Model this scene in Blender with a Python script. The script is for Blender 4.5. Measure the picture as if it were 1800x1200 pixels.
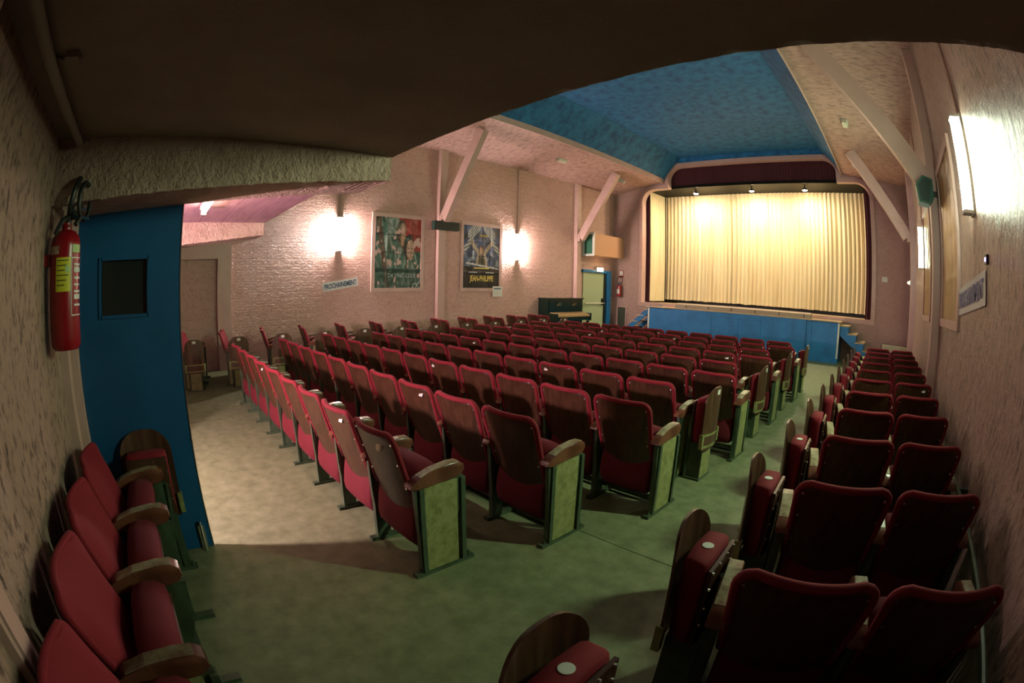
import bpy, math, random
from mathutils import Vector, Matrix, noise
from mathutils.geometry import tessellate_polygon
random.seed(7)
for o in list(bpy.data.objects): bpy.data.objects.remove(o)
SC = bpy.context.scene
COL = SC.collection
R = math.radians

# ------------------------------------------------------------------ camera
# real fisheye lens (equisolid), focal length 832.2 px on a 1800 px wide frame
yaw, pitch, roll, F, H = 0.8046, -0.1162, 0.0198, 832.17, 1.5373
fw = Vector((-math.sin(yaw)*math.cos(pitch), math.cos(yaw)*math.cos(pitch), math.sin(pitch)))
r0 = Vector((math.cos(yaw), math.sin(yaw), 0)); u0 = r0.cross(fw)
rr = r0*math.cos(roll)+u0*math.sin(roll); uu = -r0*math.sin(roll)+u0*math.cos(roll)
cam = bpy.data.cameras.new('camera'); camo = bpy.data.objects.new('camera', cam); COL.objects.link(camo)
m = Matrix((rr, uu, -fw)).transposed().to_4x4(); m.translation = Vector((0, 0, H)); camo.matrix_world = m
cam.type = 'PANO'; cam.sensor_width = 36; cam.sensor_height = 24; cam.sensor_fit = 'HORIZONTAL'
cam.clip_start = 0.01
try:
    cam.cycles.panorama_type = 'FISHEYE_EQUISOLID'; cam.cycles.fisheye_lens = F/1800*36; cam.cycles.fisheye_fov = R(220)
except Exception:
    cam.panorama_type = 'FISHEYE_EQUISOLID'; cam.fisheye_lens = F/1800*36; cam.fisheye_fov = R(220)
SC.camera = camo

# ------------------------------------------------------------------ world and exposure
w = bpy.data.worlds.new('world'); SC.world = w; w.use_nodes = True
w.node_tree.nodes['Background'].inputs[0].default_value = (0, 0, 0, 1)
w.node_tree.nodes['Background'].inputs[1].default_value = 0
SC.view_settings.view_transform = 'Standard'; SC.view_settings.look = 'None'
SC.view_settings.exposure = 2.75; SC.view_settings.gamma = 1
SC.view_settings.use_curve_mapping = False
SC.cycles.max_bounces = 8; SC.cycles.diffuse_bounces = 1; SC.cycles.sample_clamp_indirect = 4

XL, XR, YB, YS = -9.27, 0.80, -0.62, 13.73     # side walls, rear wall, stage wall
CX = (XL+XR)/2                                   # axis of the hall
LAMP_L, LAMP_R, LAMP_LOBBY, LAMP_SOFFIT, LAMP_STAGE = 25, 70, 370, 12, 290

# ------------------------------------------------------------------ materials
MATS = {}
def sock(n, *names):
    for k in names:
        if k in n.inputs: return n.inputs[k]
def base_mat(name, col, rough=.6, metal=0, spec=.5, sheen=0):
    m = bpy.data.materials.new(name); m.use_nodes = True
    b = m.node_tree.nodes['Principled BSDF']
    b.inputs['Base Color'].default_value = (*col, 1); b.inputs['Roughness'].default_value = rough
    b.inputs['Metallic'].default_value = metal
    s = sock(b, 'Specular IOR Level', 'Specular')
    if s: s.default_value = spec
    if sheen:
        b.inputs['Sheen Weight'].default_value = sheen; b.inputs['Sheen Roughness'].default_value = .4
        b.inputs['Sheen Tint'].default_value = (1, .25, .3, 1)
    MATS[name] = m
    return m
def tex_coord(nt, scale=(1, 1, 1), kind='Object'):
    tc = nt.nodes.new('ShaderNodeTexCoord'); mp = nt.nodes.new('ShaderNodeMapping')
    mp.inputs['Scale'].default_value = scale
    nt.links.new(tc.outputs[kind], mp.inputs['Vector']); return mp.outputs['Vector']
def noise_node(nt, vec, scale, detail=6, rough=.6):
    n = nt.nodes.new('ShaderNodeTexNoise'); n.inputs['Scale'].default_value = scale
    n.inputs['Detail'].default_value = detail; n.inputs['Roughness'].default_value = rough
    nt.links.new(vec, n.inputs['Vector']); return n.outputs['Fac']
def ramp(nt, fac, stops):
    r = nt.nodes.new('ShaderNodeValToRGB'); e = r.color_ramp.elements
    while len(e) < len(stops): e.new(.5)
    for el, (p, c) in zip(e, stops): el.position = p; el.color = (*c, 1)
    nt.links.new(fac, r.inputs['Fac']); return r.outputs['Color']
def mixc(nt, a, b, fac, mode='MIX'):
    n = nt.nodes.new('ShaderNodeMix'); n.data_type = 'RGBA'; n.blend_type = mode
    if isinstance(fac, float): n.inputs[0].default_value = fac
    else: nt.links.new(fac, n.inputs[0])
    for s, v in ((6, a), (7, b)):
        if isinstance(v, tuple): n.inputs[s].default_value = (*v, 1)
        else: nt.links.new(v, n.inputs[s])
    return n.outputs[2]
def bump(nt, h, dist, strength=1.0, prev=None):
    b = nt.nodes.new('ShaderNodeBump'); b.inputs['Distance'].default_value = dist; b.inputs['Strength'].default_value = strength
    nt.links.new(h, b.inputs['Height'])
    if prev is not None: nt.links.new(prev, b.inputs['Normal'])
    return b.outputs['Normal']
def bsdf(m): return m.node_tree.nodes['Principled BSDF']
def mottled(name, c1, c2, c3, s1, rough, bs=0, bd=.004, spec=.5, sc=(1, 1, 1), lo=.35, hi=.62):
    m = base_mat(name, c1, rough, spec=spec); nt = m.node_tree
    v = tex_coord(nt, sc); f = noise_node(nt, v, s1)
    nt.links.new(ramp(nt, f, [(lo, c2), (.5, c1), (hi, c3)]), bsdf(m).inputs['Base Color'])
    if bs:
        nt.links.new(bump(nt, noise_node(nt, v, bs, 4), bd), bsdf(m).inputs['Normal'])
    return m
def wall_mat(name, u, pink, dirt, light, rough=.38, brick=.35, stretch=.6, fs=34, dm=.12):
    """gloss-painted rough render over bricks; u = horizontal axis of the wall"""
    m = base_mat(name, pink, rough); nt = m.node_tree
    tc = nt.nodes.new('ShaderNodeTexCoord'); sp = nt.nodes.new('ShaderNodeSeparateXYZ'); cb = nt.nodes.new('ShaderNodeCombineXYZ')
    nt.links.new(tc.outputs['Object'], sp.inputs[0])
    nt.links.new(sp.outputs[u], cb.inputs[0]); nt.links.new(sp.outputs['Z'], cb.inputs[1])
    br = nt.nodes.new('ShaderNodeTexBrick'); br.inputs['Scale'].default_value = 1
    br.inputs['Brick Width'].default_value = .30; br.inputs['Row Height'].default_value = .11
    br.inputs['Mortar Size'].default_value = .012; br.inputs['Mortar Smooth'].default_value = .6
    br.inputs['Color1'].default_value = (1, 1, 1, 1); br.inputs['Color2'].default_value = (.8, .8, .8, 1); br.inputs['Mortar'].default_value = (0, 0, 0, 1)
    nt.links.new(cb.outputs[0], br.inputs['Vector'])
    mp = nt.nodes.new('ShaderNodeMapping'); mp.inputs['Scale'].default_value = (1, 1, stretch); nt.links.new(tc.outputs['Object'], mp.inputs['Vector'])
    v = mp.outputs['Vector']
    big = noise_node(nt, v, 1.1, 5); fine = noise_node(nt, v, fs, 6, .7); mid = noise_node(nt, v, 9, 5)
    c = ramp(nt, big, [(.3, pink), (.55, light), (.75, pink)])
    spk = ramp(nt, fine, [(.36, (1, 1, 1)), (.50, (0, 0, 0))])
    msk = ramp(nt, mid, [(.36, (dm, dm, dm)), (.62, (1, 1, 1))])
    s2 = mixc(nt, spk, msk, 1.0, 'MULTIPLY')
    bw = nt.nodes.new('ShaderNodeRGBToBW'); nt.links.new(s2, bw.inputs[0])
    c = mixc(nt, c, dirt, bw.outputs[0])
    nt.links.new(c, bsdf(m).inputs['Base Color'])
    b1 = bump(nt, br.outputs['Color'], .006, brick)
    b2 = bump(nt, mid, .03, .9, b1)
    b3 = bump(nt, fine, .02, .9, b2)
    nt.links.new(b3, bsdf(m).inputs['Normal'])
    return m
def emit(name, col, strength):
    m = bpy.data.materials.new(name); m.use_nodes = True; nt = m.node_tree
    nt.nodes.remove(nt.nodes['Principled BSDF']); e = nt.nodes.new('ShaderNodeEmission')
    e.inputs[0].default_value = (*col, 1); e.inputs[1].default_value = strength
    nt.links.new(e.outputs[0], nt.nodes['Material Output'].inputs[0]); MATS[name] = m; return m
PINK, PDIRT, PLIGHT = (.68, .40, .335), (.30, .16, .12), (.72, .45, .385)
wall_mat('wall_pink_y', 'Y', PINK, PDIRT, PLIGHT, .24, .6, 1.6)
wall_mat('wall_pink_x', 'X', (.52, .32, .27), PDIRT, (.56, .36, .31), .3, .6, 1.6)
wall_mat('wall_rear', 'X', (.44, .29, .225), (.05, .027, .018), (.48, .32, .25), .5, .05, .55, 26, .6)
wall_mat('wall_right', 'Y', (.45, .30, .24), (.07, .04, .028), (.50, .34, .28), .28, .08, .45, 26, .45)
mottled('ceiling_pink', (.56, .335, .29), (.22, .13, .105), (.61, .375, .33), 16, .7, 30, .012, lo=.26, sc=(.4, 1, 1))
mottled('trim_pink', (.60, .385, .335), (.55, .345, .295), (.63, .415, .365), 2, .45)
mottled('beam_cream', (.54, .365, .28), (.46, .30, .225), (.58, .40, .31), 8, .7, 38, .03)
mottled('soffit_brown', (.32, .235, .19), (.28, .205, .165), (.35, .26, .21), 2, .8, 60, .006)
mottled('plank_purple', (.42, .22, .26), (.36, .18, .22), (.46, .25, .29), 3, .55, 0, sc=(1, 6, 1))
mottled('blue_ceiling', (.012, .14, .34), (.006, .08, .21), (.02, .18, .41), 4.5, .75, 40, .006)
mottled('blue_paint', (.012, .17, .42), (.010, .13, .34), (.015, .19, .46), 3, .5)
mottled('blue_door', (.006, .085, .22), (.005, .07, .19), (.007, .095, .24), 2, .45)
mottled('floor_concrete', (.182, .212, .105), (.13, .152, .072), (.235, .265, .142), 9.0, .6, 14, .003, lo=.3, hi=.7)
mottled('shell_wood', (.062, .026, .0125), (.042, .017, .008), (.085, .036, .018), 5, .35, 0, sc=(6, 6, .7))
mottled('ply_wood', (.09, .042, .023), (.065, .03, .016), (.12, .06, .034), 6, .35, 0, sc=(6, 6, .7))
mottled('arm_wood', (.15, .052, .028), (.10, .034, .017), (.20, .075, .04), 8, .28, 0, sc=(1, 1, 1))
base_mat('velvet_seat_shaded', (.125, .002, .009), .85, sheen=.02)  # cushion velvet, the shade under the backrests put into its colour
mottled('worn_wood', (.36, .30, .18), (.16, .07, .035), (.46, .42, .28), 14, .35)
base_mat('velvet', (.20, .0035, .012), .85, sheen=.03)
mottled('metal_green', (.055, .085, .045), (.04, .06, .03), (.075, .11, .06), 8, .42)
mottled('panel_green', (.27, .28, .10), (.15, .16, .05), (.32, .33, .135), 22, .5, 0, lo=.28)
base_mat('chrome', (.75, .75, .72), .25, 1)
base_mat('white_paint', (.68, .67, .60), .5)
base_mat('paper', (.72, .72, .66), .7)
base_mat('ink_blue', (.03, .09, .16), .6)
base_mat('ink_violet', (.10, .10, .32), .6)
base_mat('plate_cream', (.72, .66, .42), .5)
base_mat('black', (.008, .010, .008), .5)
base_mat('black_gloss', (.004, .005, .003), .5, spec=.12)
base_mat('dark_glass', (.012, .02, .02), .12)
base_mat('ext_red', (.30, .006, .012), .28)
base_mat('ext_yellow', (.66, .60, .03), .5)
base_mat('ext_green', (.45, .62, .25), .5)
base_mat('hose', (.012, .018, .016), .4)
base_mat('brass', (.55, .45, .2), .35, .8)
mottled('curtain_gold', (.80, .66, .40), (.73, .57, .32), (.85, .72, .46), 1.2, .6, sc=(4, 4, .3))
base_mat('curtain_red', (.05, .002, .007), .7, sheen=.03)
mottled('stage_wood', (.50, .36, .19), (.42, .29, .14), (.56, .42, .24), 4, .5, sc=(1, 8, 1))
base_mat('bench_pale', (.52, .50, .33), .6); base_mat('trough_beige', (.36, .27, .18), .6)
base_mat('speaker_green', (.010, .085, .055), .55)
base_mat('speaker_dark', (.008, .030, .022), .6)
base_mat('duct_pink', (.62, .33, .19), .55)
base_mat('grille_green', (.045, .16, .10), .35)
base_mat('door_pale', (.42, .50, .30), .5)
base_mat('piano_black', (.006, .020, .014), .2)
base_mat('piano_wood', (.30, .19, .08), .4)
base_mat('poster_brown', (.48, .26, .10), .35)
base_mat('poster_white', (.7, .7, .68), .4)
base_mat('ink_yellow', (.80, .60, .14), .5)
base_mat('ink_grey', (.42, .50, .46), .5)
base_mat('grey_panel', (.06, .07, .045), .6)
base_mat('ivory', (.75, .70, .58), .4)
emit('tube_left', (1, .80, .73), LAMP_L); emit('tube_left_side', (1, .80, .73), LAMP_L*2.4)
emit('tube_right', (.76, 1, .62), LAMP_R); emit('tube_right_side', (.86, 1, .76), LAMP_R*.09)
emit('tube_soffit', (1, .74, .52), LAMP_SOFFIT)
emit('bulb_lobby', (1, .66, .74), LAMP_LOBBY)
emit('spot_warm', (1, .80, .54), LAMP_STAGE)
emit('sign_lit', (1, .75, .4), 2.2)
emit('led_violet', (.3, .2, 1), 2)
def printed(name, rough=.35):
    m = base_mat(name, (1, 1, 1), rough); a = m.node_tree.nodes.new('ShaderNodeAttribute'); a.attribute_name = 'print'
    m.node_tree.links.new(a.outputs['Color'], bsdf(m).inputs['Base Color']); return m
printed('printed_sheet')

# ------------------------------------------------------------------ mesh helpers
class MB:
    def __init__(s): s.v = []; s.f = []
    def add(s, vs, fs):
        n = len(s.v); s.v += [tuple(p) for p in vs]; s.f += [tuple(i+n for i in f) for f in fs]; return s
    def box(s, x0, x1, y0, y1, z0, z1):
        return s.add([(x0,y0,z0),(x1,y0,z0),(x1,y1,z0),(x0,y1,z0),(x0,y0,z1),(x1,y0,z1),(x1,y1,z1),(x0,y1,z1)],
                     [(0,3,2,1),(4,5,6,7),(0,1,5,4),(1,2,6,5),(2,3,7,6),(3,0,4,7)])
    def prism(s, pts, axis, a, b):
        """closed outline pts (2d) swept along axis from a to b"""
        def P(p, t): return (t, p[0], p[1]) if axis == 'x' else (p[0], t, p[1]) if axis == 'y' else (p[0], p[1], t)
        n = len(pts); v = [P(p, a) for p in pts]+[P(p, b) for p in pts]
        f = [(i, (i+1) % n, n+(i+1) % n, n+i) for i in range(n)]
        tr = tessellate_polygon([[Vector((p[0], p[1], 0)) for p in pts]])
        f += [tuple(t) for t in tr]+[tuple(n+i for i in reversed(t)) for t in tr]
        return s.add(v, f)
    def bar(s, p, q, wd, ht, up=(0, 0, 1)):
        p = Vector(p); q = Vector(q); d = (q-p).normalized(); a = d.cross(Vector(up)).normalized(); b = a.cross(d)
        v = [e+a*i*wd/2+b*j*ht/2 for e in (p, q) for i, j in ((-1,-1),(1,-1),(1,1),(-1,1))]
        return s.add(v, [(0,3,2,1),(4,5,6,7),(0,1,5,4),(1,2,6,5),(2,3,7,6),(3,0,4,7)])
    def tube(s, path, r, n=8, cap=True):
        path = [Vector(p) for p in path]; rings = []; prev = None
        for i, p in enumerate(path):
            t = (path[min(i+1, len(path)-1)]-path[max(i-1, 0)]).normalized()
            if prev is None: a = t.cross(Vector((0, 0, 1)) if abs(t.z) < .9 else Vector((1, 0, 0))).normalized()
            else: a = (prev-t*prev.dot(t)).normalized()
            prev = a; b = t.cross(a); rad = r[i] if isinstance(r, (list, tuple)) else r
            rings.append([p+(a*math.cos(k*2*math.pi/n)+b*math.sin(k*2*math.pi/n))*rad for k in range(n)])
        v = [q for g in rings for q in g]
        f = [(i*n+k, i*n+(k+1) % n, (i+1)*n+(k+1) % n, (i+1)*n+k) for i in range(len(path)-1) for k in range(n)]
        if cap: f += [tuple(range(n-1, -1, -1)), tuple((len(path)-1)*n+k for k in range(n))]
        return s.add(v, f)
    def lathe(s, prof, n=20, c=(0, 0, 0), axis='z'):
        v = []; 
        for rad, h in prof:
            for k in range(n):
                a = k*2*math.pi/n; x, y = rad*math.cos(a), rad*math.sin(a)
                p = (x, y, h) if axis == 'z' else (x, h, y) if axis == 'y' else (h, x, y)
                v.append((p[0]+c[0], p[1]+c[1], p[2]+c[2]))
        m_ = len(prof); f = [(i*n+k, i*n+(k+1) % n, (i+1)*n+(k+1) % n, (i+1)*n+k) for i in range(m_-1) for k in range(n)]
        f += [tuple(range(n-1, -1, -1)), tuple((m_-1)*n+k for k in range(n))]
        return s.add(v, f)
    def grid(s, fn, nu, nv):
        v = [fn(i/nu, j/nv) for j in range(nv+1) for i in range(nu+1)]
        f = [(j*(nu+1)+i, j*(nu+1)+i+1, (j+1)*(nu+1)+i+1, (j+1)*(nu+1)+i) for j in range(nv) for i in range(nu)]
        return s.add(v, f)
    def mesh(s, name, mat, smooth=False):
        me = bpy.data.meshes.new(name); me.from_pydata(s.v, [], s.f); me.update()
        import bmesh
        b = bmesh.new(); b.from_mesh(me); bmesh.ops.recalc_face_normals(b, faces=b.faces); b.to_mesh(me); b.free()
        if smooth:
            me.polygons.foreach_set('use_smooth', [True]*len(me.polygons))
            if smooth != 'all':
                try: me.set_sharp_from_angle(angle=R(40))
                except Exception: pass
        me.materials.append(MATS[mat] if isinstance(mat, str) else mat); return me
    def obj(s, name, mat, parent=None, smooth=False):
        return place(name, s.mesh(name, mat, smooth), parent)
def place(name, me, parent=None):
    o = bpy.data.objects.new(name, me); COL.objects.link(o)
    if parent is not None: o.parent = parent
    return o
def tag(o, label=None, cat=None, group=None, kind=None):
    if label: o['label'] = label
    if cat: o['category'] = cat
    if group: o['group'] = group
    if kind: o['kind'] = kind
    return o
def root(name, label, cat, loc=(0, 0, 0), rz=0, group=None):
    o = bpy.data.objects.new(name, None); COL.objects.link(o); o.empty_display_size = .1
    o.location = loc; o.rotation_euler = (0, 0, rz); return tag(o, label, cat, group)
WALLS = {'left': ((0, 1, 0), (1, 0, 0)), 'right': ((0, -1, 0), (-1, 0, 0)), 'stage': ((1, 0, 0), (0, -1, 0)), 'rear': ((-1, 0, 0), (0, 1, 0))}
def mount(o, side, loc, tilt=0):
    """put o on a wall: local x = right along the wall, y = up, z = out of the wall"""
    U, N = (Vector(a) for a in WALLS[side]); UP = Vector((0, 0, 1))
    if tilt: U, UP = U*math.cos(tilt)+UP*math.sin(tilt), UP*math.cos(tilt)-U*math.sin(tilt)
    m = Matrix((U, UP, N)).transposed(); o.location = loc; o.rotation_euler = m.to_euler(); return o
def struct(o): o['kind'] = 'structure'; return o
def text(name, body, size, mat, parent, loc, width=None, bold=0.0, sx=1.0, rot=0):
    c = bpy.data.curves.new(name, 'FONT'); c.body = body; c.size = size; c.align_x = 'CENTER'; c.align_y = 'CENTER'; c.offset = bold
    c.extrude = .0008; c.resolution_u = 3
    t = bpy.data.objects.new(name+'_tmp', c); COL.objects.link(t)
    bpy.context.view_layer.update()
    me = bpy.data.meshes.new_from_object(t.evaluated_get(bpy.context.evaluated_depsgraph_get()))
    bpy.data.objects.remove(t); bpy.data.curves.remove(c)
    xs = [v.co.x for v in me.vertices]; wd = max(xs)-min(xs); k = (width/wd if width else 1)
    for v in me.vertices: v.co.x = (v.co.x-(max(xs)+min(xs))/2)*k*sx
    me.materials.clear(); me.materials.append(MATS[mat])
    o = place(name, me, parent); o.location = loc; o.rotation_euler = (0, 0, rot); return o
ORD = ['', 'first', 'second', 'third', 'fourth', 'fifth', 'sixth', 'seventh', 'eighth', 'ninth', 'tenth', 'eleventh', 'twelfth', 'thirteenth']

# ================================================================== THE ROOM
# floor: two concrete pours meeting at a joint behind the third row
struct(MB().box(XL, XR, -3.2, 15.6, -.16, -.012).obj('floor', 'floor_concrete'))
fl = bpy.data.objects['floor']
MB().box(XL, XR, -3.2, 2.198, -.012, 0).obj('floor_slab', 'floor_concrete', fl)
MB().box(XL, XR, 2.205, 15.6, -.012, 0).obj('floor_slab', 'floor_concrete', fl)

ZW = 4.84                                    # top of the side walls
CE, CZ = 3.023, 5.16                         # half width / height of the edge of the blue coffer
FE, FZ = 2.36, 5.93                          # half width / height of its flat top
T = .25
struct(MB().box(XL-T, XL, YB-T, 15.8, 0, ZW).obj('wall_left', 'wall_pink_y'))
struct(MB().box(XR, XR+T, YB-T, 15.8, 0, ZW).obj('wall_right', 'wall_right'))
# rear wall with the lit entrance behind the blue door
DX0, DX1, DZ = -4.44, -2.95, 2.06
rw = MB().box(XL, DX0, YB-T, YB, 0, 6).box(DX1, XR, YB-T, YB, 0, 6).box(DX0, DX1, YB-T, YB, DZ, 6)
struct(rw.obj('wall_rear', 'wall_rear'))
lb = MB().box(-5.6, -2.2, -3.2, -3.1, 0, 2.6).box(-5.7, -5.6, -3.2, YB-T, 0, 2.6).box(-2.2, -2.1, -3.2, YB-T, 0, 2.6).box(-5.7, -2.1, -3.2, YB-T, 2.6, 2.7)
struct(lb.obj('wall_lobby', 'wall_rear'))

# ---- proscenium outline
def outline(d, n=10):
    c1 = (3.40, 4.50); r1 = .43+d; c2 = (2.39, 5.19); r2 = .44+d
    half = [(c1[0]+r1, 1.16-d)]
    half += [(c1[0]+r1*math.cos(a), c1[1]+r1*math.sin(a)) for a in [i/n*math.pi/2 for i in range(n+1)]]
    half += [(c2[0]+r2, c1[1]+r1)]
    half += [(c2[0]+r2*math.cos(a), c2[1]+r2*math.sin(a)) for a in [i/n*math.pi/2 for i in range(n+1)]]
    return [(CX+x, z) for x, z in half]+[(CX-x, z) for x, z in reversed(half)]
inn, mid_, out = outline(0), outline(.06), outline(.13)
sec = [(XL, ZW), (CX-CE, CZ), (CX-CE, CZ+.11), (CX-FE, FZ), (CX+FE, FZ), (CX+CE, CZ+.11), (CX+CE, CZ), (XR, ZW)]   # cross-section of the roof
wallp = [(XL, 0), (XR, 0)]+list(reversed([(x, z+.02) for x, z in sec]))
tri = tessellate_polygon([[Vector((x, z, 0)) for x, z in wallp], [Vector((x, z, 0)) for x, z in mid_]])
allp = wallp+mid_
sw = MB().add([(x, YS, z) for x, z in allp], tri)
n = len(mid_)
sw.add([(x, YS, z) for x, z in mid_]+[(x, YS+.2, z) for x, z in mid_], [(i, (i+1) % n, n+(i+1) % n, n+i) for i in range(n)])
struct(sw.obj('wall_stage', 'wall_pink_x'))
bp = [(CX-CE+.03, CZ+.02), (CX-FE, FZ), (CX+FE, FZ), (CX+CE-.03, CZ+.02)]+[q for q in out if q[1] > CZ+.02 and abs(q[0]-CX) < 2.965]
struct(MB().prism(bp, 'y', YS-.006, YS+.004).obj('trim_11', 'blue_ceiling'))
fr = MB()                                     # raised moulding round the stage opening
loops = [(out, 0), (out, -.035), (inn, -.06), (inn, .2)]
vs = [(x, YS+dy, z) for lp, dy in loops for x, z in lp]
fr.add(vs, [(k*n+i, k*n+(i+1) % n, (k+1)*n+(i+1) % n, (k+1)*n+i) for k in range(3) for i in range(n)])
struct(fr.obj('trim_1', 'trim_pink'))

# ---- ceiling: pink sloping sides, cream fascia, blue coffer of panels
struct(MB().add([(XL, YB, ZW), (CX-CE, YB, CZ), (CX-CE, YS, CZ), (XL, YS, ZW), (XL, YB, ZW+.1), (CX-CE, YB, CZ+.1), (CX-CE, YS, CZ+.1), (XL, YS, ZW+.1)],
    [(0,3,2,1),(4,5,6,7),(0,1,5,4),(1,2,6,5),(2,3,7,6),(3,0,4,7)]).obj('ceiling_side', 'ceiling_pink'))
struct(MB().add([(XR, YB, ZW), (CX+CE, YB, CZ), (CX+CE, YS, CZ), (XR, YS, ZW), (XR, YB, ZW+.1), (CX+CE, YB, CZ+.1), (CX+CE, YS, CZ+.1), (XR, YS, ZW+.1)],
    [(0,3,2,1),(4,5,6,7),(0,1,5,4),(1,2,6,5),(2,3,7,6),(3,0,4,7)]).obj('ceiling_side', 'ceiling_pink'))
for s in (-1, 1):
    struct(MB().box(min(CX+s*CE, CX+s*(CE-.03)), max(CX+s*CE, CX+s*(CE-.03)), YB, YS, CZ-.05, CZ+.12).obj('trim_2' if s < 0 else 'trim_3', 'trim_pink'))
ce = struct(MB().box(CX-FE-.1, CX+FE+.1, YB, YS, FZ+.015, FZ+.1).obj('ceiling', 'blue_ceiling'))
nx, ny = 4, 6
pw, pl = 2*FE/nx, (YS-YB)/ny
pan = MB().box(.002, pw-.002, .002, pl-.002, 0, .015).mesh('ceiling_panel', 'blue_ceiling')
for i in range(nx):
    for j in range(ny):
        o = place('ceiling_panel', pan, ce); o.location = (CX-FE+i*pw, YB+j*pl, FZ+random.uniform(-.002, .002))
for s in (-1, 1):
    for j in range(ny):
        y0, y1 = YB+j*pl+.002, YB+(j+1)*pl-.002
        a, b = (CX+s*(CE-.03), CZ+.10), (CX+s*FE, FZ)
        dz = .015
        MB().add([(a[0], y0, a[1]), (b[0], y0, b[1]), (b[0], y1, b[1]), (a[0], y1, a[1]), (a[0], y0, a[1]+dz), (b[0], y0, b[1]+dz), (b[0], y1, b[1]+dz), (a[0], y1, a[1]+dz)],
            [(0,3,2,1),(4,5,6,7),(0,1,5,4),(1,2,6,5),(2,3,7,6),(3,0,4,7)]).obj('ceiling_panel', 'blue_ceiling', ce)

# ---- projection booth over our heads: slab, tapering beams, planked soffit, front wall
SY, SZ = 1.258, 2.265
def rough_slab(x0, x1, y0, y1, z, zt, nseg, jit, edge):
    """slab whose front lower edge has the crumbly plaster lip"""
    b = MB(); xs = [x0+(x1-x0)*i/nseg for i in range(nseg+1)]
    v = []
    for x in xs:
        j1 = noise.noise(Vector((x*9, 3, 0)))*jit+noise.noise(Vector((x*41, 1, 0)))*jit*.8
        v += [(x, y0, z), (x, y1-.03, z), (x, y1+j1*.4, z+j1), (x, y1, zt), (x, y0, zt)]
    f = [(i*5+k, i*5+(k+1) % 5, (i+1)*5+(k+1) % 5, (i+1)*5+k) for i in range(nseg) for k in range(5)]
    f += [(0, 1, 2, 3, 4), tuple(nseg*5+k for k in (4, 3, 2, 1, 0))]
    return b.add(v, f)
struct(rough_slab(-2.72, XR, YB, SY, SZ, SZ+.2, 160, .006, 0).obj('ceiling_booth', 'soffit_brown'))
struct(MB().box(-5.75, -2.72, YB, SY, SZ+.03, SZ+.2).obj('ceiling_booth', 'soffit_brown'))
sof = bpy.data.objects['ceiling_booth.001']
for i in range(7):                             # planks under the left part
    y0 = YB+.02+i*.267
    MB().box(-5.6, -2.73, y0, y0+.258, SZ+.002, SZ+.028).obj('plank', 'plank_purple', sof)
struct(MB().box(-5.75, XR, SY-.15, SY, SZ+.2, 6.0).obj('wall_booth', 'ceiling_pink'))
def beam(x0, x1, name):
    b = MB(); ns = 90; v = []
    for i in range(ns+1):
        t = i/ns; y = YB+(SY-.004-YB)*t; zb = 1.955+(2.125-1.955)*(t**1.25)
        j = noise.noise(Vector((y*14, x0, 0)))*.006+noise.noise(Vector((y*60, x0, 2)))*.006
        v += [(x0, y, zb), (x1, y, zb+j), (x1, y, SZ), (x0, y, SZ)]
    f = [(i*4+k, i*4+(k+1) % 4, (i+1)*4+(k+1) % 4, (i+1)*4+k) for i in range(ns) for k in range(4)]+[(0, 1, 2, 3), tuple(ns*4+k for k in (3, 2, 1, 0))]
    return struct(b.add(v, f).obj(name, 'beam_cream'))
beam(-2.72, -2.30, 'trim_4'); beam(-5.75, -5.33, 'trim_5')
# walled-up doorway in the left wall behind the left beam
tw = struct(MB().box(XL, XL+.10, 1.22, 1.50, 0, 2.36).box(XL, XL+.10, YB, 1.22, 2.10, 2.36).obj('trim_6', 'trim_pink'))
# conduit along the top of the rear wall, moulding on the rear wall, door post
struct(MB().tube([(-2.28, YB+.12, 2.235), (XR, YB+.12, 2.235)], .022, 10).obj('trim_7', 'soffit_brown', smooth=True))
struct(MB().box(-.985, -.87, YB, YB+.035, 0, 2.2).box(-.965, -.89, YB+.035, YB+.045, 0, 2.2).obj('trim_8', 'trim_pink'))
struct(MB().box(-2.86, -2.58, YB, YB+.05, 0, 1.96).box(-2.86, -2.66, YB+.05, YB+.097, 0, 1.96).obj('trim_9', 'trim_pink'))
struct(MB().tube([(XR-.10, 1.33, 2.1), (XR-.10, 1.33, 4.83)], .04, 10).obj('trim_10', 'ceiling_pink', smooth=True))

# ---- wall posts and raking braces of the roof trusses
def truss(side, y, nm):
    s = 1 if side == 'left' else -1; x = XL if side == 'left' else XR
    t = root('roof_brace', f'pink timber post with raking brace on {side} wall, {nm}', 'timber brace', (x, y, 0))
    if side == 'left': t['label'] = f'pink timber post and raking brace on poster wall, {nm}'
    zc = ZW+(CZ-ZW)*.62
    MB().box(min(0, s*.13), max(0, s*.13), -.10, .10, 0, ZW+.01).obj('post', 'trim_pink', t)
    MB().bar((s*.20, 0, 3.10), (s*1.53, 0, 5.04), .25, .15, (0, 1, 0)).obj('brace', 'trim_pink', t)
    MB().box(min(s*.13, s*.21), max(s*.13, s*.21), -.09, .09, 3.0, 3.2).obj('bearing_block', 'trim_pink', t)
    return t
truss('left', 6.45, 'between the two big posters'); truss('left', 11.62, 'beside the upright piano')
truss('right', 6.02, 'next to the nearest framed poster'); truss('right', 11.20, 'nearer the stage')

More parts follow.
